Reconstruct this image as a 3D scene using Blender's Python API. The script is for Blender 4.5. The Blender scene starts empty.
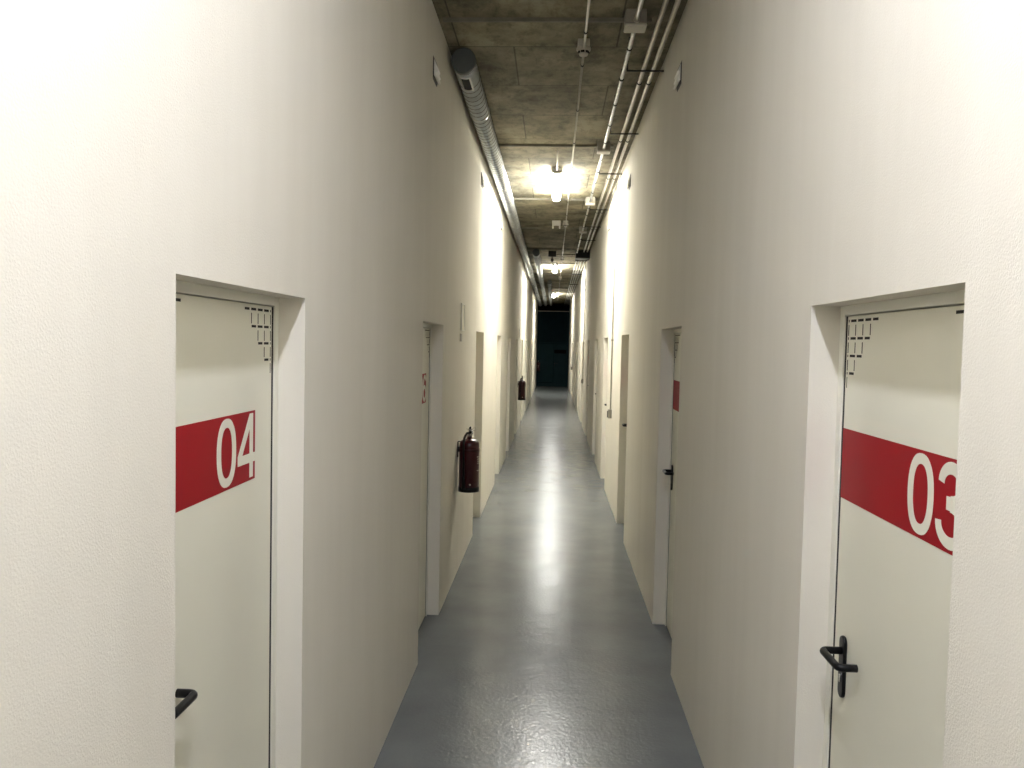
import bpy, bmesh, math, random
from mathutils import Vector, Matrix
random.seed(7)
SC = bpy.context.scene
COL = SC.collection
W = 0.7514            # half width of the corridor
HC = 3.95             # ceiling height
HD = 2.05             # head of the door openings
PI = math.pi

# ------------------------------------------------------------------ materials
def new_mat(name):
    m = bpy.data.materials.new(name); m.use_nodes = True
    nt = m.node_tree
    return m, nt, nt.nodes['Principled BSDF']

def plain(name, col, rough=0.5, metal=0.0, noise=0.0, scale=8.0, bump=0.0, bscale=200.0, spec=0.5):
    m, nt, b = new_mat(name)
    b.inputs['Roughness'].default_value = rough
    b.inputs['Metallic'].default_value = metal
    b.inputs['Specular IOR Level'].default_value = spec
    tc = nt.nodes.new('ShaderNodeTexCoord')
    n = nt.nodes.new('ShaderNodeTexNoise'); n.inputs['Scale'].default_value = scale
    n.inputs['Detail'].default_value = 5
    nt.links.new(tc.outputs['Object'], n.inputs['Vector'])
    r = nt.nodes.new('ShaderNodeValToRGB')
    r.color_ramp.elements[0].position = 0.3; r.color_ramp.elements[1].position = 0.7
    r.color_ramp.elements[0].color = [c * (1 - noise) for c in col] + [1]
    r.color_ramp.elements[1].color = [min(1, c * (1 + noise)) for c in col] + [1]
    nt.links.new(n.outputs['Fac'], r.inputs['Fac'])
    nt.links.new(r.outputs['Color'], b.inputs['Base Color'])
    if bump:
        n2 = nt.nodes.new('ShaderNodeTexNoise'); n2.inputs['Scale'].default_value = bscale
        n2.inputs['Detail'].default_value = 3
        nt.links.new(tc.outputs['Object'], n2.inputs['Vector'])
        bp = nt.nodes.new('ShaderNodeBump'); bp.inputs['Strength'].default_value = bump
        bp.inputs['Distance'].default_value = 0.004
        nt.links.new(n2.outputs['Fac'], bp.inputs['Height'])
        nt.links.new(bp.outputs['Normal'], b.inputs['Normal'])
    return m

def wall_material():
    m, nt, b = new_mat('plaster')
    L = nt.links.new
    b.inputs['Roughness'].default_value = 0.9
    b.inputs['Specular IOR Level'].default_value = 0.12
    tc = nt.nodes.new('ShaderNodeTexCoord')
    mp = nt.nodes.new('ShaderNodeMapping'); mp.inputs['Scale'].default_value = (1, 1.3, 0.16)
    L(tc.outputs['Object'], mp.inputs['Vector'])
    n = nt.nodes.new('ShaderNodeTexNoise'); n.inputs['Scale'].default_value = 3.2; n.inputs['Detail'].default_value = 6
    n.inputs['Roughness'].default_value = 0.6
    L(mp.outputs['Vector'], n.inputs['Vector'])
    r = nt.nodes.new('ShaderNodeValToRGB')
    r.color_ramp.elements[0].position = 0.3; r.color_ramp.elements[1].position = 0.72
    r.color_ramp.elements[0].color = (0.690, 0.660, 0.580, 1)
    r.color_ramp.elements[1].color = (0.735, 0.706, 0.628, 1)
    L(n.outputs['Fac'], r.inputs['Fac'])
    L(r.outputs['Color'], b.inputs['Base Color'])
    # orange peel texture
    n2 = nt.nodes.new('ShaderNodeTexNoise'); n2.inputs['Scale'].default_value = 210; n2.inputs['Detail'].default_value = 3
    L(tc.outputs['Object'], n2.inputs['Vector'])
    n3 = nt.nodes.new('ShaderNodeTexNoise'); n3.inputs['Scale'].default_value = 5; n3.inputs['Detail'].default_value = 3
    L(tc.outputs['Object'], n3.inputs['Vector'])
    ml = nt.nodes.new('ShaderNodeMath'); ml.operation = 'MULTIPLY'; ml.inputs[1].default_value = 2.2
    L(n3.outputs['Fac'], ml.inputs[0])
    ad = nt.nodes.new('ShaderNodeMath'); ad.operation = 'ADD'
    L(n2.outputs['Fac'], ad.inputs[0]); L(ml.outputs[0], ad.inputs[1])
    bp = nt.nodes.new('ShaderNodeBump'); bp.inputs['Strength'].default_value = 0.32; bp.inputs['Distance'].default_value = 0.003
    L(ad.outputs[0], bp.inputs['Height']); L(bp.outputs['Normal'], b.inputs['Normal'])
    return m

def floor_material():
    m, nt, b = new_mat('epoxy_floor')
    L = nt.links.new
    tc = nt.nodes.new('ShaderNodeTexCoord')
    n = nt.nodes.new('ShaderNodeTexNoise'); n.inputs['Scale'].default_value = 2.2; n.inputs['Detail'].default_value = 7
    L(tc.outputs['Object'], n.inputs['Vector'])
    r = nt.nodes.new('ShaderNodeValToRGB')
    r.color_ramp.elements[0].position = 0.3; r.color_ramp.elements[1].position = 0.75
    r.color_ramp.elements[0].color = (0.135, 0.147, 0.152, 1)
    r.color_ramp.elements[1].color = (0.182, 0.196, 0.202, 1)
    L(n.outputs['Fac'], r.inputs['Fac']); L(r.outputs['Color'], b.inputs['Base Color'])
    mr = nt.nodes.new('ShaderNodeMapRange'); mr.inputs['From Min'].default_value = 0.3; mr.inputs['From Max'].default_value = 0.7
    mr.inputs['To Min'].default_value = 0.20; mr.inputs['To Max'].default_value = 0.265
    n4 = nt.nodes.new('ShaderNodeTexNoise'); n4.inputs['Scale'].default_value = 6; n4.inputs['Detail'].default_value = 5
    L(tc.outputs['Object'], n4.inputs['Vector'])
    L(n4.outputs['Fac'], mr.inputs['Value']); L(mr.outputs['Result'], b.inputs['Roughness'])
    b.inputs['Specular IOR Level'].default_value = 0.28
    n2 = nt.nodes.new('ShaderNodeTexNoise'); n2.inputs['Scale'].default_value = 9; n2.inputs['Detail'].default_value = 4
    L(tc.outputs['Object'], n2.inputs['Vector'])
    n3 = nt.nodes.new('ShaderNodeTexNoise'); n3.inputs['Scale'].default_value = 48; n3.inputs['Detail'].default_value = 2
    L(tc.outputs['Object'], n3.inputs['Vector'])
    ml = nt.nodes.new('ShaderNodeMath'); ml.operation = 'MULTIPLY'; ml.inputs[1].default_value = 0.8
    L(n3.outputs['Fac'], ml.inputs[0])
    ad = nt.nodes.new('ShaderNodeMath'); ad.operation = 'ADD'
    L(n2.outputs['Fac'], ad.inputs[0]); L(ml.outputs[0], ad.inputs[1])
    bp = nt.nodes.new('ShaderNodeBump'); bp.inputs['Strength'].default_value = 0.7; bp.inputs['Distance'].default_value = 0.0022
    L(ad.outputs[0], bp.inputs['Height']); L(bp.outputs['Normal'], b.inputs['Normal'])
    return m

def concrete_material():
    m, nt, b = new_mat('board_formed_concrete')
    L = nt.links.new
    N = nt.nodes.new
    b.inputs['Roughness'].default_value = 0.8
    tc = N('ShaderNodeTexCoord')
    n = N('ShaderNodeTexNoise'); n.inputs['Scale'].default_value = 1.7; n.inputs['Detail'].default_value = 9; n.inputs['Roughness'].default_value = 0.68
    L(tc.outputs['Object'], n.inputs['Vector'])
    r = N('ShaderNodeValToRGB')
    r.color_ramp.elements[0].position = 0.38; r.color_ramp.elements[1].position = 0.62
    r.color_ramp.elements[0].color = (0.120, 0.104, 0.062, 1)
    r.color_ramp.elements[1].color = (0.335, 0.302, 0.208, 1)
    L(n.outputs['Fac'], r.inputs['Fac'])
    # shuttering panels: every panel has its own tone, with dark joints
    br = N('ShaderNodeTexBrick'); br.offset = 0.35; br.squash = 1.0
    br.inputs['Color1'].default_value = (0.80, 0.80, 0.80, 1); br.inputs['Color2'].default_value = (1.10, 1.10, 1.06, 1)
    br.inputs['Mortar'].default_value = (0.42, 0.42, 0.40, 1)
    br.inputs['Scale'].default_value = 1.0; br.inputs['Mortar Size'].default_value = 0.007
    br.inputs['Mortar Smooth'].default_value = 0.4
    br.inputs['Brick Width'].default_value = 1.07; br.inputs['Row Height'].default_value = 0.83
    mp = N('ShaderNodeMapping'); mp.inputs['Location'].default_value = (0.3, 0.13, 0)
    L(tc.outputs['Object'], mp.inputs['Vector']); L(mp.outputs['Vector'], br.inputs['Vector'])
    mx = N('ShaderNodeMix'); mx.data_type = 'RGBA'; mx.blend_type = 'MULTIPLY'; mx.inputs['Factor'].default_value = 1
    L(r.outputs['Color'], mx.inputs[6]); L(br.outputs['Color'], mx.inputs[7])
    # fine stains and pores
    n2 = N('ShaderNodeTexNoise'); n2.inputs['Scale'].default_value = 14; n2.inputs['Detail'].default_value = 8; n2.inputs['Roughness'].default_value = 0.7
    mp2 = N('ShaderNodeMapping'); mp2.inputs['Scale'].default_value = (1, 0.45, 1)
    L(tc.outputs['Object'], mp2.inputs['Vector']); L(mp2.outputs['Vector'], n2.inputs['Vector'])
    r2 = N('ShaderNodeValToRGB')
    r2.color_ramp.elements[0].position = 0.33; r2.color_ramp.elements[1].position = 0.52
    r2.color_ramp.elements[0].color = (0.55, 0.54, 0.50, 1); r2.color_ramp.elements[1].color = (1, 1, 1, 1)
    L(n2.outputs['Fac'], r2.inputs['Fac'])
    mx2 = N('ShaderNodeMix'); mx2.data_type = 'RGBA'; mx2.blend_type = 'MULTIPLY'; mx2.inputs['Factor'].default_value = 1
    L(mx.outputs[2], mx2.inputs[6]); L(r2.outputs['Color'], mx2.inputs[7])
    L(mx2.outputs[2], b.inputs['Base Color'])
    bp = N('ShaderNodeBump'); bp.inputs['Strength'].default_value = 0.4; bp.inputs['Distance'].default_value = 0.006
    ad = N('ShaderNodeMath'); ad.operation = 'SUBTRACT'
    L(n2.outputs['Fac'], ad.inputs[0]); L(br.outputs['Fac'], ad.inputs[1])
    L(ad.outputs[0], bp.inputs['Height']); L(bp.outputs['Normal'], b.inputs['Normal'])
    return m

def lamp_material(strength, name='lit_diffuser', col=(1.0, 0.985, 0.93)):
    m, nt, b = new_mat(name)
    b.inputs['Base Color'].default_value = (0.9, 0.9, 0.9, 1)
    b.inputs['Emission Color'].default_value = (*col, 1)
    b.inputs['Emission Strength'].default_value = strength
    return m

M = {
    'wall': wall_material(), 'floor': floor_material(), 'concrete': concrete_material(),
    'lamp': lamp_material(42.0), 'brightlamp': lamp_material(28.0, 'lit_diffuser_bright', (1.0, 1.03, 1.17)),
    'door': plain('door_enamel', (0.735, 0.72, 0.605), 0.38, noise=0.015, scale=3),
    'frame': plain('frame_enamel', (0.73, 0.72, 0.63), 0.38, noise=0.01),
    'red': plain('red_vinyl', (0.30, 0.004, 0.010), 0.5, spec=0.2, noise=0.04, scale=4),
    'cream': plain('cream_vinyl', (0.74, 0.725, 0.61), 0.35, noise=0.01),
    'black': plain('black_plastic', (0.004, 0.004, 0.0045), 0.35, noise=0.1, spec=0.25),
    'slot': plain('slot_dark', (0.012, 0.011, 0.009), 0.8, noise=0.1),
    'gasket': plain('door_gasket', (0.015, 0.014, 0.012), 0.8, noise=0.1),
    'steel': plain('galvanised_steel', (0.60, 0.61, 0.60), 0.36, 1.0, noise=0.12, scale=30),
    'duct': plain('spiral_duct_steel', (0.62, 0.66, 0.70), 0.30, 1.0, noise=0.14, scale=9),
    'seam': plain('duct_seam_steel', (0.20, 0.20, 0.20), 0.45, 0.8, noise=0.1),
    'cap': plain('duct_cap_grey', (0.11, 0.12, 0.115), 0.6, 0.2, noise=0.1),
    'conduit': plain('grey_conduit', (0.50, 0.48, 0.42), 0.40, 0.6, noise=0.1, scale=20),
    'rail': plain('rail_steel', (0.20, 0.185, 0.14), 0.6, 0.0, noise=0.2),
    'darksteel': plain('dark_steel', (0.025, 0.025, 0.024), 0.5, 0.5, noise=0.2),
    'boxgrey': plain('box_grey', (0.30, 0.28, 0.23), 0.55, noise=0.05),
    'lid': plain('box_lid_grey', (0.52, 0.49, 0.42), 0.5, noise=0.05),
    'white': plain('white_plastic', (0.80, 0.79, 0.74), 0.4, noise=0.02),
    'housing': plain('lamp_housing', (0.55, 0.55, 0.53), 0.5, noise=0.03),
    'extred': plain('extinguisher_red', (0.040, 0.001, 0.003), 0.30, noise=0.05),
    'chrome': plain('chrome', (0.75, 0.74, 0.72), 0.2, 1.0, noise=0.05),
    'label': plain('pale_label', (0.60, 0.55, 0.48), 0.5, noise=0.05),
    'teal': plain('unlit_end_wall', (0.003, 0.013, 0.017), 0.7, spec=0.08, noise=0.15, scale=3),  # end wall and recess: their darkness is put into the colour
    'unlit_door': plain('unlit_end_door', (0.009, 0.025, 0.029), 0.7, spec=0.1, noise=0.12, scale=3),  # end doors, lack of light painted in as a dark tone
    'unlit_red': plain('unlit_red_vinyl', (0.003, 0.0015, 0.002), 0.8, spec=0.05, noise=0.1),  # red of the end door band, blackened to look unlit
    'plaque': plain('sign_face', (0.74, 0.70, 0.56), 0.45, noise=0.03),
}

# ------------------------------------------------------------------ mesh helper
class MB:
    def __init__(s): s.v = []; s.f = []; s.sm = []
    def box(s, x0, x1, y0, y1, z0, z1):
        n = len(s.v)
        s.v += [(x0,y0,z0),(x1,y0,z0),(x1,y1,z0),(x0,y1,z0),(x0,y0,z1),(x1,y0,z1),(x1,y1,z1),(x0,y1,z1)]
        for f in ((0,3,2,1),(4,5,6,7),(0,1,5,4),(1,2,6,5),(2,3,7,6),(3,0,4,7)):
            s.f.append([n+i for i in f]); s.sm.append(False)
        return s
    def ring_tube(s, rings, close=True, smooth=True):
        n = len(s.v); k = len(rings[0])
        for r in rings: s.v += [tuple(p) for p in r]
        for i in range(len(rings)-1):
            for j in range(k):
                a = n+i*k+j; b = n+i*k+(j+1) % k
                s.f.append([a, b, b+k, a+k]); s.sm.append(smooth)
        if close:
            s.f.append([n+j for j in range(k)][::-1]); s.sm.append(False)
            e = n+(len(rings)-1)*k
            s.f.append([e+j for j in range(k)]); s.sm.append(False)
        return s
    def tube(s, pts, r, seg=12, close=True):
        pts = [Vector(p) for p in pts]
        rr = r if isinstance(r, (list, tuple)) else [r]*len(pts)
        rings = []
        t0 = (pts[1]-pts[0]).normalized()
        up = Vector((0,0,1)) if abs(t0.z) < 0.9 else Vector((1,0,0))
        u = t0.cross(up).normalized()
        for i, p in enumerate(pts):
            if i == 0: t = (pts[1]-pts[0]).normalized()
            elif i == len(pts)-1: t = (pts[-1]-pts[-2]).normalized()
            else: t = ((pts[i+1]-p).normalized()+(p-pts[i-1]).normalized()).normalized()
            u = (u - t*u.dot(t)).normalized(); w = t.cross(u)
            rings.append([p + (u*math.cos(2*PI*j/seg)+w*math.sin(2*PI*j/seg))*rr[i] for j in range(seg)])
        return s.ring_tube(rings, close)
    def lathe(s, prof, c=(0,0,0), axis='z', seg=24):
        rings = []
        for r, h in prof:
            ring = []
            for j in range(seg):
                a = 2*PI*j/seg; x, y = r*math.cos(a), r*math.sin(a)
                if axis == 'z': ring.append((c[0]+x, c[1]+y, c[2]+h))
                elif axis == 'y': ring.append((c[0]+y, c[1]+h, c[2]+x))
                else: ring.append((c[0]+h, c[1]+x, c[2]+y))
            rings.append(ring)
        return s.ring_tube(rings)
    def prism(s, poly, fn, d0, d1):
        """poly: 2D points, fn(a, b, d) -> 3D"""
        n = len(s.v); k = len(poly)
        s.v += [fn(a, b, d0) for a, b in poly] + [fn(a, b, d1) for a, b in poly]
        s.f.append([n+i for i in range(k)][::-1]); s.sm.append(False)
        s.f.append([n+k+i for i in range(k)]); s.sm.append(False)
        for i in range(k):
            j = (i+1) % k
            s.f.append([n+i, n+j, n+k+j, n+k+i]); s.sm.append(False)
        return s
    def strip(s, outer, inner, fn, d0, d1, closed=False):
        """a band between two 2D outlines, given depth d0..d1"""
        k = len(outer); m = k if closed else k-1
        for i in range(m):
            j = (i+1) % k
            s.prism([outer[i], outer[j], inner[j], inner[i]], fn, d0, d1)
        return s
    def build(s, name, mat, parent=None, loc=None, bevel=0.0, seg=2):
        me = bpy.data.meshes.new(name)
        off = Vector(loc) if (loc is not None and parent is None) else Vector((0,0,0))
        me.from_pydata([tuple(Vector(p)-off) for p in s.v], [], s.f)
        me.polygons.foreach_set('use_smooth', s.sm)
        bm = bmesh.new(); bm.from_mesh(me)
        bmesh.ops.recalc_face_normals(bm, faces=bm.faces); bm.to_mesh(me); bm.free()
        me.materials.append(M[mat]); me.update()
        o = bpy.data.objects.new(name, me); COL.objects.link(o)
        if parent is not None: o.parent = parent
        else: o.location = off
        if bevel:
            b = o.modifiers.new('bevel', 'BEVEL'); b.width = bevel; b.segments = seg; b.limit_method = 'ANGLE'
        return o

def empty(name, loc, label=None, cat=None, group=None, rz=0.0, kind=None):
    o = bpy.data.objects.new(name, None); COL.objects.link(o)
    o.location = loc; o.rotation_euler = (0, 0, rz); o.empty_display_size = 0.1
    return tag(o, label, cat, group, kind)

def tag(o, label=None, cat=None, group=None, kind=None):
    if label: o['label'] = label
    if cat: o['category'] = cat
    if group: o['group'] = group
    if kind: o['kind'] = kind
    return o

def struct(mb, name, mat, **k):
    return tag(mb.build(name, mat, **k), kind='structure')

def copy_thing(root, loc, label, name=None):
    r = root.copy(); COL.objects.link(r); r.location = loc
    r['label'] = label
    for ch in list(root.children):
        c = ch.copy(); COL.objects.link(c); c.parent = r
        for g in list(ch.children):
            d = g.copy(); COL.objects.link(d); d.parent = c
    return r

# ------------------------------------------------------------------ the corridor
Y0, Y1 = -5.0, 38.8
OW = 0.88
L_FAR = [2.499, 5.688, 9.007, 12.10, 14.75, 17.70, 20.80, 23.90, 27.00, 30.10, 33.20, 36.30]
L_W = [0.868, 0.895] + [OW]*10
R_FAR = [2.400, 5.668, 8.922, 11.96, 14.62, 17.70, 20.80, 23.90, 27.00, 30.10, 33.20, 36.30]
TH = 0.22

def wall(side, fars):
    mb = MB()
    xi, xo = W, W+TH
    a, b = (xi, xo) if side > 0 else (-xo, -xi)
    y = Y0
    for k, f in enumerate(fars):
        ow = L_W[k] if side < 0 else OW
        mb.box(a, b, y, f-ow, 0, HC)
        mb.box(a, b, f-ow, f, HD, HC)
        y = f
    mb.box(a, b, y, Y1, 0, HC)
    return mb
struct(wall(-1, L_FAR), 'wall_left', 'wall')
struct(wall(1, R_FAR), 'wall_right', 'wall')
struct(MB().box(-W-TH, W+TH, Y0-0.2, Y0, 0, HC), 'wall_back', 'wall')
struct(MB().box(-1.1, 1.1, Y0-0.2, Y1+2.2, -0.15, 0), 'floor', 'floor')
struct(MB().box(-1.1, 1.1, Y0-0.2, Y1+2.2, HC, HC+0.1), 'ceiling', 'concrete')
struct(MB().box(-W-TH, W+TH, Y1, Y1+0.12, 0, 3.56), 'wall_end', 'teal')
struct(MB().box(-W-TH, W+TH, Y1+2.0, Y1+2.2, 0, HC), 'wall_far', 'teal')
struct(MB().box(-W-TH-.1, -W-TH, Y1, Y1+2.2, 0, HC).box(W+TH, W+TH+.1, Y1, Y1+2.2, 0, HC), 'wall_far_sides', 'teal')
struct(MB().box(-W, W, Y1-0.035, Y1, 3.53, 3.57), 'trim_1', 'boxgrey')
struct(MB().box(-W, W, Y1-0.02, Y1, 2.05, 2.075), 'trim_2', 'unlit_door')
struct(MB().box(-W, W, Y1-0.015, Y1, 0, 0.11), 'foot_band_end', 'black')  # black band along the foot of the end wall

# ------------------------------------------------------------------ doors
LT = 2.020          # top of the leaf
FD = 0.082          # depth of the frame face behind the wall face
LD = 0.088          # depth of the leaf face

def circ(cx, cz, rx, rz, a0, a1, n):
    return [(cx+rx*math.cos(a0+(a1-a0)*i/n), cz+rz*math.sin(a0+(a1-a0)*i/n)) for i in range(n+1)]

def stroke(mb, pts, w, fn, d0, d1):
    P = [Vector(p) for p in pts]; A = []; B = []
    for i, p in enumerate(P):
        if i == 0: t = P[1]-p
        elif i == len(P)-1: t = p-P[-2]
        else: t = (P[i+1]-p).normalized()+(p-P[i-1]).normalized()
        t.normalize(); nn = Vector((-t.y, t.x))
        A.append(tuple(p+nn*w/2)); B.append(tuple(p-nn*w/2))
    mb.strip(A, B, fn, d0, d1)

def digit(mb, ch, x, z, w, h, t, fn, d0, d1):
    """light grotesque figure in the box x..x+w, z..z+h, stroke t"""
    if ch == '0':
        n = 40; e = 0.86
        def sup(rx, rz):
            out = []
            for i in range(n):
                a = 2*PI*i/n; c, s_ = math.cos(a), math.sin(a)
                out.append((x+w/2+rx*math.copysign(abs(c)**e, c), z+h/2+rz*math.copysign(abs(s_)**e, s_)))
            return out
        mb.strip(sup(w/2, h/2), sup(w/2-t*1.05, h/2-t*.92), fn, d0, d1, closed=True)
    elif ch == '4':
        sx = x+w*0.68
        mb.prism([(sx, z), (sx+t, z), (sx+t, z+h), (sx, z+h)], fn, d0, d1)                 # stem
        mb.prism([(x, z+h*.235), (sx, z+h*.235), (sx, z+h*.235+t), (x, z+h*.235+t)], fn, d0, d1)
        mb.prism([(sx+t, z+h*.235), (x+w, z+h*.235), (x+w, z+h*.235+t), (sx+t, z+h*.235+t)], fn, d0, d1)
        mb.prism([(x, z+h*.235+t), (x+t*1.25, z+h*.235+t), (sx, z+h-t*1.6), (sx, z+h)], fn, d0, d1)
    elif ch == '3':
        c1 = (x+w/2, z+h*.735); r1x, r1z = w*.44-t/2, h*.265-t/2
        c2 = (x+w/2, z+h*.285); r2x, r2z = w*.5-t/2, h*.285-t/2
        up = circ(*c1, r1x, r1z, math.radians(178), math.radians(-90), 22)
        lo = circ(*c2, r2x, r2z, math.radians(90), math.radians(-182), 24)
        stroke(mb, up, t, fn, d0, d1)
        stroke(mb, lo, t, fn, d0-0.0001, d1)
        zc = (up[-1][1]+lo[0][1])/2
        mb.prism([(x+w*.36, zc-t*.55), (x+w*.56, zc-t*.55), (x+w*.56, zc+t*.55), (x+w*.36, zc+t*.55)], fn, d0-0.0002, d1)
    elif ch == '6':
        c2 = (x+w/2, z+h*.31)
        stroke(mb, circ(*c2, w*.5-t/2, h*.31-t/2, 0, 2*PI, 28), t, fn, d0, d1)
        stroke(mb, circ(x+w*.55, z+h*.5, w*.55-t/2, h*.5-t/2, math.radians(42), math.radians(192), 18), t, fn, d0-0.0001, d1)

def make_door(idx, side, far, number, detail=2, OW=0.88, dz=0.0, dx=0.0):
    """origin on the wall face at the latch side floor corner; local x along the door, local y into the wall"""
    if side < 0: loc, rz = (-W, far-OW, 0), PI/2
    else: loc, rz = (W, far, 0), -PI/2
    d = empty(f'door_{idx}', loc, DOOR_LABEL(side, (idx-1)//2), 'door', 'doors along the corridor', rz, 'structure')
    F = 0.036
    lx0, lx1 = F+0.009, OW-F-0.011
    fr = MB()
    fr.box(0, F, FD, TH, 0, HD).box(OW-F, OW, FD, TH, 0, HD).box(F, OW-F, FD, TH, LT+0.003, HD)
    fr.build('frame', 'frame', d, bevel=0.002)
    # dark strips filling the gaps round the leaf, colour standing in for their shade
    MB().box(F, lx0-0.0005, LD-0.001, LD+0.05, 0.0, LT).box(lx1+0.0005, OW-F, LD-0.001, LD+0.05, 0.0, LT)\
        .box(F, OW-F, LD+0.03, LD+0.05, LT-0.008, LT+0.002).box(F, OW-F, LD+0.03, LD+0.05, 0, 0.012).build('gasket', 'gasket', d)
    leaf = MB().box(lx0, lx1, LD, LD+0.045, 0.009, LT).build('leaf', 'door', d, bevel=0.0012)
    fn = lambda a, b, q: (a, q, b)
    if number is not None:
        bx0, bx1, bz0, bz1 = lx0+0.001, OW-0.165+dx, 1.511+dz, 1.708+dz
        MB().box(bx0, bx1, LD-0.0008, LD+0.001, bz0, bz1).build('number_band', 'red', leaf)
        if number:
            for ch, x in zip(number, (OW-0.435+dx, OW-0.295+dx)):
                mb = MB(); digit(mb, ch, x, bz0+0.008, 0.128, 0.182, 0.026, fn, LD-0.0014, LD-0.0004)
                mb.build('digit', 'cream', leaf)
    if detail >= 1:
        for mir in (0, 1):
            mb = MB(); E = (lx1-0.012) if not mir else (lx0+0.012); sg = -1 if not mir else 1
            for row in range(4):
                n = 4-row-int((mir == 1) == (side < 0)); z = LT-0.0135-row*0.0485
                for k in range(n):
                    p = E+sg*(0.052*k+0.016); q = E+sg*(0.052*k+0.050)
                    mb.box(min(p,q), max(p,q), LD-0.0006, LD+0.001, z-0.0035, z+0.0035)
                    p = E+sg*0.052*k
                    mb.box(p-0.0022, p+0.0022, LD-0.0006, LD+0.001, z-0.0035, z+0.0035)
                    mb.box(p-0.0022, p+0.0022, LD-0.0006, LD+0.001, z-0.041, z-0.011)
            mb.build('vent_slots', 'slot', leaf)
    # lever handle on a long rounded plate
    hx = lx0+(0.026 if side < 0 else 0.080); hz = 1.095 if side > 0 else 1.099
    so, ll = (0.046, 0.120) if side < 0 else (0.062, 0.128)
    h = MB()
    pl = circ(hx, hz+0.022, 0.0195, 0.0195, 0, PI, 10) + circ(hx, hz-0.112, 0.0195, 0.0195, PI, 2*PI, 10)
    h.prism(pl, fn, LD-0.010, LD)
    hd = h.build('handle_plate', 'black', leaf, bevel=0.003)
    lv = MB()
    def fil(pts, r=0.016, n=5):
        out = [Vector(pts[0])]
        for i in range(1, len(pts)-1):
            p = Vector(pts[i]); a = (Vector(pts[i-1])-p).normalized(); b = (Vector(pts[i+1])-p).normalized()
            for j in range(n+1):
                t = j/n; out.append((p+a*r)*(1-t)**2 + p*2*t*(1-t) + (p+b*r)*t*t)
        out.append(Vector(pts[-1])); return out
    lv.tube(fil([(hx, LD-0.004, hz), (hx, LD-so, hz), (hx+ll, LD-so, hz), (hx+ll, LD-(0.003 if side < 0 else 0.014), hz)]), 0.0102, 12)
    lv.build('lever', 'black', hd)
    MB().prism(circ(hx, hz-0.070, 0.0055, 0.0055, 0, PI, 6)+[(hx-0.003, hz-0.088), (hx+0.003, hz-0.088)], fn, LD-0.0125, LD-0.009).build('keyhole', 'chrome', hd)
    return d

def DOOR_LABEL(side, k):
    w_ = 'left' if side < 0 else 'right'
    if k == 0:
        return 'cream door with red band numbered 04 in the left wall' if side < 0 else 'cream door with red band numbered 03 and black lever in the right wall'
    return f'cream door in the {NTH[k]} niche along the {w_} wall'
NTH = ['first', 'second', 'third', 'fourth', 'fifth', 'sixth', 'seventh', 'eighth', 'ninth', 'tenth', 'eleventh', 'twelfth']
idx = 1
for k, (a, b) in enumerate(zip(L_FAR, R_FAR)):
    make_door(idx, -1, a, {0: '04', 1: '06'}.get(k, ''), 1, L_W[k], 0.0095, -0.018); idx += 1
    make_door(idx, 1, b, {0: '03'}.get(k, ''), 1, OW, -0.002, 0.034); idx += 1
# the pair of doors closing the far end
d = empty(f'door_{idx}', (0, Y1, 0), 'pair of unlit doors, coloured dark, closing the far end of the corridor', 'door', kind='structure')
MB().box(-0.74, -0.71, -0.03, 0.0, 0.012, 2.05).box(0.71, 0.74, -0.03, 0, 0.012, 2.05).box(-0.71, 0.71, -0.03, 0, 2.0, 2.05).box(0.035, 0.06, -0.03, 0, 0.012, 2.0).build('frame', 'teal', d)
lf = MB().box(-0.71, 0.033, -0.022, 0, 0.012, 2.0).build('leaf', 'unlit_door', d, bevel=0.003)
rf = MB().box(0.062, 0.71, -0.022, 0, 0.012, 2.0).build('leaf', 'unlit_door', d, bevel=0.003)
MB().box(0.075, 0.62, -0.024, -0.021, 1.57, 1.74).build('number_band', 'unlit_red', rf)
hp = MB().box(0.085, 0.12, -0.032, -0.02, 0.95, 1.17).build('handle_plate', 'black', rf, bevel=0.006)
MB().tube([(0.10, -0.03, 1.09), (0.10, -0.075, 1.09), (0.24, -0.075, 1.09)], 0.012, 10).build('lever', 'black', hp)
MB().box(-0.66, -0.02, -0.026, -0.021, 0.16, 0.2).build('kick_rail', 'teal', lf)

# ------------------------------------------------------------------ ceiling lights
def make_lamp(loc):
    t = empty('batten_light', loc, None, 'ceiling light', 'batten lights along the ceiling')
    n = 1.66
    prof = [(-0.052, 0.004), (-0.054, -0.010), (-0.046, -0.036), (-0.026, -0.050), (0.026, -0.050), (0.046, -0.036), (0.054, -0.010), (0.052, 0.004)]
    mb = MB(); mb.prism(prof, lambda a, b, q: (a, q, b), 0.018, n-0.018); mb.build('diffuser', 'lamp', t)
    MB().box(-0.056, 0.056, 0.01, n-0.01, 0.004, 0.04).build('housing', 'housing', t, bevel=0.006)
    for y in (0.0, n-0.018):
        mb = MB(); mb.prism([(a*1.04, max(b*1.02, -0.030)) for a, b in prof], lambda a, b, q: (a, q, b), y, y+0.018); mb.build('end_cap', 'boxgrey', t, bevel=0.004)
    for y in (0.35, n-0.35):
        MB().box(-0.07, 0.07, y-0.015, y+0.015, 0.036, 0.05).build('mounting_clip', 'steel', t)
    MB().tube([(0, 0.02, 0.03), (0, -0.06, 0.03), (0, -0.09, 0.0), (0, -0.95, 0.0)], 0.008, 10).build('supply_conduit', 'conduit', t)
    return t
LZ = HC-0.05
lamp = make_lamp((0.012, 9.40, LZ))
lamp['label'] = 'large lit white batten light on the ceiling, first one seen down the corridor'
for y, lb in ((-1.75, 'lit batten light on the ceiling above the two numbered doors, out of view'),
              (20.25, 'small lit batten light past the black pull box, second one down the corridor'),
              (31.2, 'tiny lit batten light by the dark end wall, third one down the corridor')):
    copy_thing(lamp, (0.012, y, LZ), lb)

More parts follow.
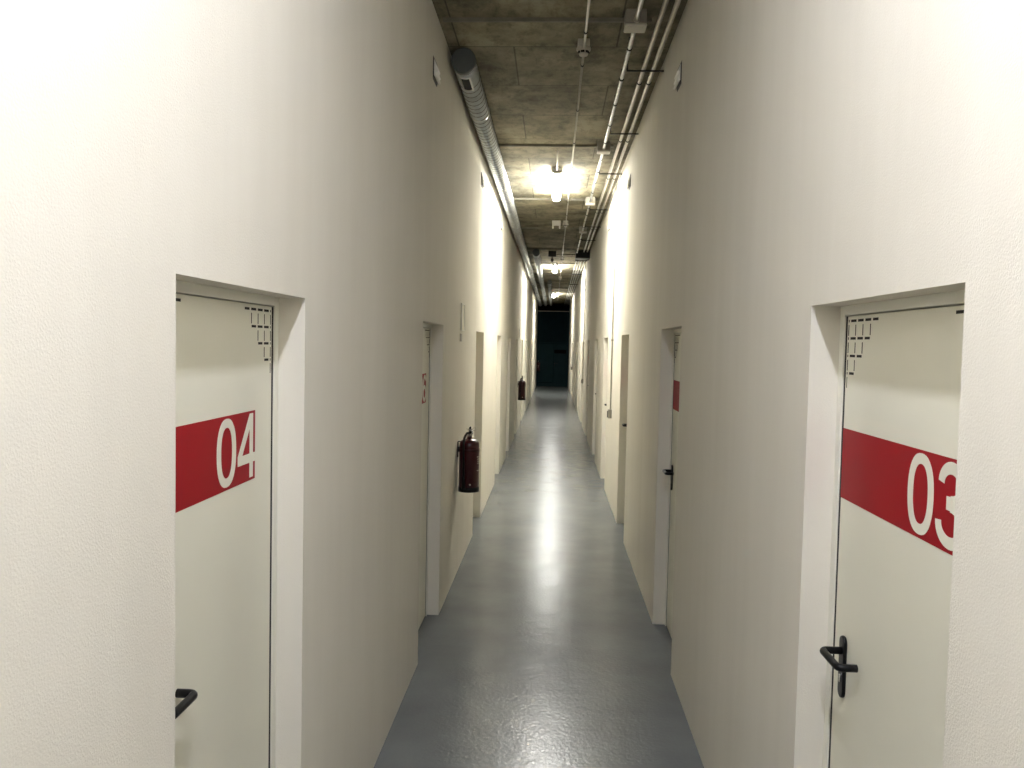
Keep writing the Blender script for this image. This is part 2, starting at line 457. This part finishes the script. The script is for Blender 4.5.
rear = [o for o in bpy.data.objects if o.name.startswith('batten_light') and abs(o.location.y+1.75) < 1e-4][0]
rear.location.y = -0.35
for c in rear.children:
    if c.name.startswith('diffuser'):
        c.data = c.data.copy(); c.data.materials[0] = M['brightlamp']

# ------------------------------------------------------------------ cross rails under the slab
RAILS = [5.19, 8.39, 11.42, 14.2, 17.25, 20.2, 23.2, 25.9, 28.8, 31.0, 34.0]
ORD = ['first', 'second', 'third', 'fourth', 'fifth', 'sixth', 'seventh', 'eighth', 'ninth', 'tenth', 'eleventh', 'twelfth']
WHERE = {0: 'just beyond the large junction box at the top', 1: 'just before the first lit batten light',
         2: 'just beyond the first lit batten light'}
for k, y in enumerate(RAILS):
    o = MB().box(-0.72, 0.575, y-0.009, y+0.009, HC-0.024, HC).build('ceiling_rail', 'rail', loc=(0, y, HC))
    tag(o, f'slim steel rail across the ceiling, {WHERE.get(k, ORD[k] + " one down the corridor")}', 'rail', 'rails across the ceiling')

# ------------------------------------------------------------------ spiral ducts
def make_duct(x, y, z, r, y1, label, grille=True):
    t = empty('spiral_duct', (x, y, z), label, 'air duct', 'spiral ducts along the ceiling')
    L = y1-y; prof = []
    yy = 0.0; first = True; pitch = 0.135
    prof.append((r, 0.0)); yy = 0.30
    prof.append((r, L))
    MB().lathe(prof, axis='y', seg=28).build('duct_pipe', 'duct', t)
    hx = []; n = int((L-0.35)/0.105*16)
    for i in range(n):
        a = 2*PI*i/16
        hx.append(((r+0.001)*math.sin(a), 0.30+0.105*i/16, (r+0.001)*math.cos(a)))
    MB().tube(hx, 0.0032, 5).build('spiral_seam', 'seam', t)
    MB().lathe([(r*0.97, -0.022), (r+0.004, -0.02), (r+0.004, 0.045), (r*0.9, 0.05)], axis='y', seg=32).build('end_cap', 'cap', t)
    if grille:
        g = MB(); a0, a1 = -PI/2-0.50, -PI/2+0.42      # curved register on the underside
        def arc(rr, y0, y1_, a, b, n=8):
            out = []
            for i in range(n+1):
                q = a+(b-a)*i/n
                out.append((rr*math.cos(q), rr*math.sin(q)))
            return out
        A = arc(r+0.008, 0, 0, a0, a1); B = arc(r-0.002, 0, 0, a0, a1)
        fr = MB()
        f3 = lambda a, b, q: (a, q, b)
        fr.strip(A, B, f3, 0.10, 0.115); fr.strip(A, B, f3, 0.365, 0.38)
        e0 = arc(r+0.008, 0, 0, a0, a0+0.12, 1); i0 = arc(r-0.002, 0, 0, a0, a0+0.12, 1)
        fr.strip(e0, i0, f3, 0.115, 0.365)
        e1 = arc(r+0.008, 0, 0, a1-0.12, a1, 1); i1 = arc(r-0.002, 0, 0, a1-0.12, a1, 1)
        fr.strip(e1, i1, f3, 0.115, 0.365)
        gr = fr.build('register_frame', 'steel', t)
        dk = MB(); dk.strip(arc(r+0.004, 0, 0, a0+0.12, a1-0.12), arc(r-0.002, 0, 0, a0+0.12, a1-0.12), f3, 0.115, 0.365)
        dk.build('register_opening', 'slot', gr)
    yy = 1.2
    while yy < L-0.5:
        s_ = MB().lathe([(r+0.002, yy-0.012), (r+0.0055, yy-0.012), (r+0.0055, yy+0.012), (r+0.002, yy+0.012)], axis='y', seg=28)
        s_.box(-0.004, 0.004, yy-0.008, yy+0.008, r, HC-z)
        s_.build('hanger_strap', 'steel', t); yy += 3.1
    return t
make_duct(-0.642, 5.68, 3.852, 0.080, 38.9, 'longest silver spiral duct, with the large grey end cap near the ceiling corner')
make_duct(-0.385, 17.2, 3.855, 0.072, 38.9, 'silver spiral duct whose small round end cap starts beyond the white emergency light', False)
make_duct(-0.145, 25.2, 3.865, 0.065, 38.9, 'short far spiral duct, the one closest to the middle of the ceiling', False)

# ------------------------------------------------------------------ conduits
def conduit(name, x, z, y0, y1, r, label, rings=0.0, clips=(), mat='conduit'):
    t = empty(name, (x, y0, z), label, 'conduit', 'conduits along the ceiling')
    mb = MB(); L = y1-y0
    if rings:
        pts = []; rr = []; n = int(L/rings)
        prof = []
        for i in range(n):
            yy = i*rings
            prof += [(r, yy), (r*1.0, yy+rings*.55), (r*0.78, yy+rings*.65), (r*0.78, yy+rings*.9)]
        prof.append((r, L)); mb.lathe(prof, axis='y', seg=12)
    else:
        mb.tube([(0, 0, 0), (0, L, 0)], r, 14)
    mb.build('conduit_pipe', mat, t)
    for c in clips:
        if y0 < c < y1:
            m2 = MB().lathe([(r+0.0005, c-y0-0.010), (r+0.004, c-y0-0.010), (r+0.004, c-y0+0.010), (r+0.0005, c-y0+0.010)], axis='y', seg=14)
            m2.box(-0.006, 0.006, c-y0-0.01, c-y0+0.01, r, min(HC-z-0.0004, r+0.055))
            m2.build('clip', 'darksteel', t)
    return t
BR = [5.95, 7.68, 9.44, 11.9, 13.6, 15.3]
CL = [b+0.32 for b in BR]
conduit('straight_conduit', 0.612, 3.901, -4.9, 17.30, 0.0155, 'thick grey conduit of the ceiling pair, the one farther from the wall', clips=CL)
conduit('straight_conduit', 0.680, 3.901, -4.9, 17.30, 0.0155, 'thick grey conduit of the ceiling pair, the one beside the wall', clips=CL)
for k, (x, w_) in enumerate(((0.505, 'innermost'), (0.565, 'second from the middle'), (0.625, 'third from the middle'), (0.690, 'outermost by the wall'))):
    conduit('straight_conduit', x, 3.90, 17.92, 38.9, 0.0145, f'grey conduit of the four beyond the pull box, {w_}', clips=[19.3, 21.9, 24.6, 27.3, 30.0, 33.0], mat='steel')
DET = [5.56, 13.45, 18.7, 24.0]
xs = [-4.9] + DET + [36.0]
NM = ['from the top edge to the first smoke detector', 'past the first light, between the first and second smoke detectors',
      'from the second smoke detector to the third', 'from the third smoke detector to the fourth', 'beyond the fourth smoke detector']
for k in range(5):
    a = xs[k]+(0.045 if k else 0); b = xs[k+1]-0.045
    cl = []; y = a+0.25
    while y < b: cl.append(y); y += 1.1
    conduit('thin_conduit', 0.172, 3.888, a, b, 0.0085, 'thin grey ceiling conduit ' + NM[k], clips=cl)
BOX = [(5.10, 0.466), (8.29, 0.470), (11.32, 0.474), (14.08, 0.474)]
xs = [-4.9] + [b[0] for b in BOX] + [17.36]
NM = ['grey conduit from the top of the picture into the first junction box', 'between the first and second junction boxes',
      'between the second and third junction boxes, above the light', 'between the third and fourth junction boxes', 'from the fourth junction box to the black pull box']
for k in range(5):
    a = xs[k]+(0.055 if k else 0); b = xs[k+1]-0.055
    c2 = [a+0.35+0.62*i for i in range(8) if a+0.35+0.62*i < b-0.1]
    conduit('corrugated_conduit', 0.468, 3.880, a, b, 0.0140, ('ribbed grey conduit ' if k else 'smooth ') + NM[k], rings=0.075 if k else 0, clips=c2, mat='steel' if k else 'conduit')

# brackets carrying the conduit pair
for k, y in enumerate(BR):
    t = empty('conduit_bracket', (0.47, y, 3.878), f'black steel hanger bracket under the conduit pair, {ORD[k]} one down the corridor', 'bracket', 'brackets under the conduit pair')
    MB().box(0.02, W-0.47, -0.005, 0.005, -0.003, 0.007).build('bracket_arm', 'darksteel', t)
    MB().box(0.02, 0.028, -0.005, 0.005, 0.007, HC-3.878).build('bracket_leg', 'darksteel', t)
for k, y in enumerate([18.9, 22.5, 26.2, 29.9, 33.6]):
    t = empty('conduit_bracket', (0.47, y, 3.874), f'dark bracket under the bunch of four conduits, {ORD[k]} one beyond the pull box', 'bracket', 'brackets under the four conduits')
    MB().box(0.005, W-0.47, -0.010, 0.010, -0.006, 0.010).build('bracket_arm', 'darksteel', t)
    MB().box(0.005, 0.02, -0.010, 0.010, 0.010, HC-3.874).build('bracket_leg', 'darksteel', t)

# junction boxes
LBJ = ['large grey junction box on the ceiling at the top of the picture', 'grey junction box on the ceiling just before the first lit light',
       'grey junction box on the ceiling beside the far end of the first lit light', 'small grey junction box on the ceiling level with the white emergency light']
for k, (y, x) in enumerate(BOX):
    t = empty('junction_box', (x, y, HC), LBJ[k], 'junction box', 'junction boxes on the ceiling')
    MB().box(-0.064, 0.064, -0.06, 0.06, -0.085, 0).build('box_body', 'boxgrey', t, bevel=0.006)
    MB().box(-0.066, 0.066, -0.062, 0.062, -0.104, -0.085).build('box_lid', 'lid', t, bevel=0.008)
    for s_ in (-1, 1):
        MB().lathe([(0.019, 0), (0.019, 0.012), (0.016, 0.016)], c=(0.468-x, 0.0, 3.880-HC), axis='y', seg=12).build('cable_gland', 'lid', t).location = (0, 0.058 if s_ > 0 else -0.074, 0)

# smoke detectors
LBS = ['large round smoke detector on the ceiling near the top of the picture', 'smoke detector beside the white emergency light',
       'tiny smoke detector on the ceiling just beyond the hanging black emergency light', 'tiny smoke detector on the ceiling beyond the second lit light']
for k, y in enumerate(DET):
    t = empty('smoke_detector', (0.170, y, HC), LBS[k], 'smoke detector', 'smoke detectors on the ceiling')
    MB().box(-0.04, 0.04, -0.04, 0.04, -0.045, 0).build('mounting_box', 'lid', t, bevel=0.004)
    MB().lathe([(0.044, -0.045), (0.047, -0.052), (0.047, -0.066), (0.040, -0.074)], seg=28).build('detector_base', 'lid', t)
    MB().lathe([(0.030, -0.074), (0.030, -0.088), (0.033, -0.089), (0.026, -0.100), (0.008, -0.104)], seg=28).build('sensor_dome', 'lid', t)
    sl = MB()
    for i in range(6):
        a = i*PI/3+0.3
        sl.v  # radial openings around the sensor chamber
        c, s_ = math.cos(a), math.sin(a)
        pts = [(0.0285, -0.011), (0.0375, -0.011), (0.0375, 0.011), (0.0285, 0.011)]
        sl.prism([(p*c-q*s_, p*s_+q*c) for p, q in pts], lambda a_, b_, q_: (a_, b_, q_), -0.087, -0.0745)
    sl.build('sensor_vents', 'slot', t)

# emergency light on the ceiling (white) and the dark one further on
t = empty('emergency_light', (0.02, 13.45, HC), 'white two-footed emergency light on the ceiling beside the second smoke detector', 'emergency light')
MB().box(-0.07, 0.07, -0.05, 0.05, -0.075, 0).build('light_housing', 'white', t, bevel=0.008)
for sx in (-0.055, 0.055):
    MB().box(sx-0.013, sx+0.013, -0.02, 0.02, -0.125, -0.070).build('lamp_head', 'white', t, bevel=0.005)
t = empty('emergency_light', (-0.05, 17.75, HC), 'black emergency light box on the ceiling with a drop lamp beneath', 'emergency light')
MB().box(-0.085, 0.085, -0.06, 0.06, -0.12, 0).build('light_housing', 'darksteel', t, bevel=0.008)
MB().lathe([(0.012, -0.12), (0.012, -0.15), (0.030, -0.165), (0.034, -0.195), (0.018, -0.225), (0.006, -0.232)], seg=16).build('drop_lamp', 'darksteel', t)
o = MB().tube([(0.038, 17.75, 3.885), (0.445, 17.62, 3.875)], 0.008, 10).build('link_conduit', 'darksteel', loc=(0.038, 17.75, 3.885))
tag(o, 'thin dark conduit running across from the black emergency light to the pull box', 'conduit')
t = empty('pull_box', (0.59, 17.62, HC), 'black steel pull box on the ceiling where the conduit pair ends', 'cable box')
MB().box(-0.145, 0.150, -0.25, 0.25, -0.155, 0).build('box_body', 'darksteel', t, bevel=0.008)
MB().box(-0.150, 0.155, -0.255, 0.255, -0.172, -0.155).build('box_lid', 'darksteel', t, bevel=0.006)

# ------------------------------------------------------------------ wall grilles above the doors
def grille(side, y, z, label):
    t = empty('wall_vent', (side*W, y, z), label, 'vent', 'small vents high on the walls')
    s = -side
    X = lambda q: (min(0, s*q), max(0, s*q))
    w = 0.078
    f3 = lambda a_, b_, q_: (s*a_*0.62, q_, b_)
    MB().prism([(0, -0.076), (0.008, -0.060), (0.008, 0.050), (0, 0.066)], f3, -w-0.004, w+0.004).build('vent_shade_flange', 'darksteel', t)  # flange coloured dark to draw the shadow round the hood
    prof = [(0.010, 0.046), (0.016, 0.030), (0.038, 0.004), (0.026, -0.002), (0.042, -0.028), (0.030, -0.034), (0.043, -0.058), (0.026, -0.064), (0.010, -0.050)]
    MB().prism(prof, f3, -w, w).build('louver_hood', 'white', t)
    return t
VN = ['near the picture top', 'level with the first light', 'beyond the first light']
for side, fars, wn in ((-1, L_FAR, 'below the duct'), (1, R_FAR, 'below the conduit pair')):
    for k in (1, 2, 3):
        grille(side, fars[k]-(0.59 if side < 0 else 0.50), 3.596, f'white louvred vent high {wn}, {VN[k-1]}')

# ------------------------------------------------------------------ fire extinguishers
def extinguisher(loc, rz, label):
    """origin on the wall under the bottle; local x away from the wall"""
    t = empty('fire_extinguisher', loc, label, 'fire extinguisher', 'fire extinguishers on the corridor wall', rz)
    cx, r = 0.097, 0.083
    MB().lathe([(r*0.80, 0.0), (r*0.93, 0.006), (r, 0.025), (r, 0.365), (r*0.97, 0.388), (r*0.87, 0.405), (r*0.62, 0.416), (r*0.34, 0.422), (0.022, 0.425), (0.021, 0.440)],
               c=(cx, 0, 0), seg=32).build('bottle', 'extred', t)
    MB().lathe([(r*0.9, -0.012), (r+0.003, -0.010), (r+0.003, 0.028), (r*0.98, 0.030)], c=(cx, 0, 0), seg=32).build('base_ring', 'black', t)
    v = MB().lathe([(0.019, 0.443), (0.019, 0.46), (0.014, 0.464), (0.014, 0.485), (0.017, 0.488), (0.017, 0.5)], c=(cx, 0, 0), seg=16).build('valve', 'chrome', t)
    MB().lathe([(0.014, 0.0), (0.014, 0.012), (0.010, 0.014)], c=(cx+0.014, 0.0, 0.474), axis='x', seg=16).build('pressure_gauge', 'chrome', v)
    # carrying handle and squeeze lever, pointing at the viewer and outward
    MB().tube([(cx, -0.005, 0.49), (cx+0.01, -0.05, 0.492), (cx+0.016, -0.105, 0.483)], [0.010, 0.009, 0.007], 8).build('carry_handle', 'black', t)
    MB().tube([(cx, 0.012, 0.498), (cx+0.006, -0.02, 0.514), (cx+0.014, -0.075, 0.525)], [0.010, 0.010, 0.007], 8).build('squeeze_lever', 'black', t)
    pin = MB().tube([(cx-0.03, -0.004, 0.503), (cx+0.026, -0.004, 0.503)], 0.003, 8)
    ring = [(cx+0.038+0.013*math.cos(a), -0.004, 0.503+0.013*math.sin(a)) for a in [2*PI*i/16 for i in range(17)]]
    pin.tube(ring, 0.002, 6); pin.build('safety_pin', 'chrome', t)
    h = MB()
    P = [(cx, -0.012, 0.472), (cx-0.02, -0.05, 0.470), (cx-0.035, -0.085, 0.43), (cx-0.038, -0.093, 0.36), (cx-0.036, -0.092, 0.20), (cx-0.034, -0.092, 0.13)]
    Q = [Vector(P[0])]
    for i in range(len(P)-1):
        p0 = Vector(P[max(0, i-1)]); p1 = Vector(P[i]); p2 = Vector(P[i+1]); p3 = Vector(P[min(len(P)-1, i+2)])
        for j in range(1, 7):
            q = j/6
            Q.append(0.5*((2*p1)+(p2-p0)*q+(2*p0-5*p1+4*p2-p3)*q*q+(3*p1-p0-3*p2+p3)*q**3))
    hs = h.tube(Q, 0.0095, 10).build('hose', 'black', t)
    MB().tube([(cx-0.034, -0.092, 0.14), (cx-0.034, -0.092, 0.10), (cx-0.034, -0.092, 0.02)], [0.011, 0.012, 0.017], 12).build('nozzle', 'black', hs)
    MB().lathe([(r+0.0006, 0.325), (r+0.003, 0.325), (r+0.003, 0.345), (r+0.0006, 0.345)], c=(cx, 0, 0), seg=32).build('strap', 'extred', t)
    # label sheet wrapped on the bottle, facing the corridor: plain pale lines without words
    lab = MB()
    for (a0, a1, z0, z1) in ((-0.6, -0.30, 0.276, 0.284), (-0.55, 0.4, 0.258, 0.264), (-0.5, 0.4, 0.240, 0.246), (-0.55, 0.4, 0.224, 0.229), (-0.6, 0.4, 0.165, 0.170)):
        n = 6
        A = [(cx+(r+0.0008)*math.cos(a0+(a1-a0)*i/n), (r+0.0008)*math.sin(a0+(a1-a0)*i/n)) for i in range(n+1)]
        B = [(cx+(r-0.001)*math.cos(a0+(a1-a0)*i/n), (r-0.001)*math.sin(a0+(a1-a0)*i/n)) for i in range(n+1)]
        lab.strip(A, B, lambda a, b, q: (a, b, q), z0, z1)
    lab.build('bottle_label', 'label', t)
    a0 = math.radians(-78)
    MB().lathe([(0.0005, 0), (0.008, 0.0), (0.008, 0.002), (0.0005, 0.002)], axis='y', seg=12).build('inspection_sticker', 'label', t).location = (cx+(r+0.001)*math.cos(a0), (r+0.001)*math.sin(a0), 0.055)
    b = MB().box(0.0, 0.006, -0.025, 0.025, 0.27, 0.40).box(0.006, 0.030, -0.02, 0.02, 0.315, 0.355)
    b.box(0.006, 0.04, -0.016, 0.016, 0.395, 0.402); b.build('wall_mount', 'darksteel', t)
    return t
e1 = extinguisher((-W, 6.69, 0.720), 0, 'large dark red fire extinguisher hung between the second and third door niches')
copy_thing(e1, (-W, 17.55 + 0.55, 0.720), 'small dark fire extinguisher hung on the wall further down the corridor')
e3 = copy_thing(e1, (-0.665, Y1-0.022, 0.72), 'tiny black fire extinguisher on the unlit doors at the far end')
e3.rotation_euler = (0, 0, -PI/2)

# signs above the extinguishers
def sign(y, label):
    t = empty('wall_sign', (-W, y, 2.03), label, 'sign', 'sign plates above the extinguishers')
    MB().box(0, 0.008, 0, 0.20, 0, 0.225).build('plate', 'plaque', t, bevel=0.001)
    MB().box(0, 0.014, 0, 0.008, 0, 0.225).box(0, 0.014, 0.192, 0.2, 0, 0.225).box(0, 0.014, 0.008, 0.192, 0.217, 0.225).box(0, 0.014, 0.008, 0.192, 0, 0.008).build('sign_rim', 'white', t)
    return t
s0 = sign(6.72, 'white square sign plate high on the wall over the large fire extinguisher')
copy_thing(s0, (-W, 18.05, 2.05), 'thin sign plate high on the wall over the small distant fire extinguisher')
o = MB().box(-W, -W+0.005, 6.70, 6.83, 1.94, 2.005).build('sign_plate', 'boxgrey', loc=(-W, 6.70, 1.94))
tag(o, 'small greyish plate fixed just under the white square sign over the large extinguisher', 'sign')

# ------------------------------------------------------------------ wall conduits with switches
def drop(y, label_c, label_s, zb=1.10):
    t = empty('drop_conduit', (W, y, zb+0.055), label_c, 'conduit', 'conduits dropping down the wall')
    MB().tube([(-0.014, 0, 0), (-0.014, 0, HC-zb-0.055-0.04)], 0.010, 10).build('conduit_pipe', 'conduit', t)
    for z in (0.85, 2.1):
        MB().box(-0.028, 0, -0.016, 0.016, z-0.012, z+0.012).build('clip', 'boxgrey', t, bevel=0.003)
    s_ = empty('light_switch', (W, y, zb), label_s, 'switch', 'switches on the wall conduits')
    MB().box(-0.045, 0, -0.036, 0.036, -0.055, 0.055).build('switch_box', 'boxgrey', s_, bevel=0.006)
    MB().box(-0.054, -0.045, -0.028, 0.028, -0.045, 0.035).build('rocker', 'darksteel', s_, bevel=0.003)
drop(10.12, 'thin vertical conduit down the bright wall opposite the first lit light', 'grey switch box at the foot of the longest vertical wall conduit')
drop(19.5, 'thin vertical conduit down the wall further on, level with the second light', 'dark switch box at the foot of the second vertical wall conduit')
drop(30.6, 'faint vertical conduit on the last stretch of wall before the dark end', 'tiny dark switch box on the last stretch of wall before the dark end')

# ------------------------------------------------------------------ camera, world, view
cd = bpy.data.cameras.new('camera'); cam = bpy.data.objects.new('camera', cd); COL.objects.link(cam)
R_ = Vector((0.9985238311051625, 0.05006061554803392, 0.02107352571405602))
U_ = Vector((-0.023401420984258688, 0.04637988936896157, 0.9986497280618669))
F_ = Vector((-0.049015632312421835, 0.9976687028433211, -0.047482914358099766))
cam.matrix_world = Matrix(((R_.x, U_.x, -F_.x, 0.01404), (R_.y, U_.y, -F_.y, 0), (R_.z, U_.z, -F_.z, 1.92002), (0, 0, 0, 1)))
cd.sensor_fit = 'HORIZONTAL'; cd.sensor_width = 36; cd.lens = 36*820/1024; cd.clip_start = 0.02; cd.clip_end = 200
SC.camera = cam
w = bpy.data.worlds.new('world'); SC.world = w; w.use_nodes = True
w.node_tree.nodes['Background'].inputs['Color'].default_value = (0, 0, 0, 1)
w.node_tree.nodes['Background'].inputs['Strength'].default_value = 0
SC.view_settings.view_transform = 'Standard'; SC.view_settings.look = 'None'
SC.view_settings.exposure = 2.27; SC.view_settings.gamma = 1.0; SC.view_settings.use_curve_mapping = False
SC.cycles.max_bounces = 16; SC.cycles.diffuse_bounces = 10; SC.cycles.sample_clamp_indirect = 8.0
SC.cycles.use_denoising = True
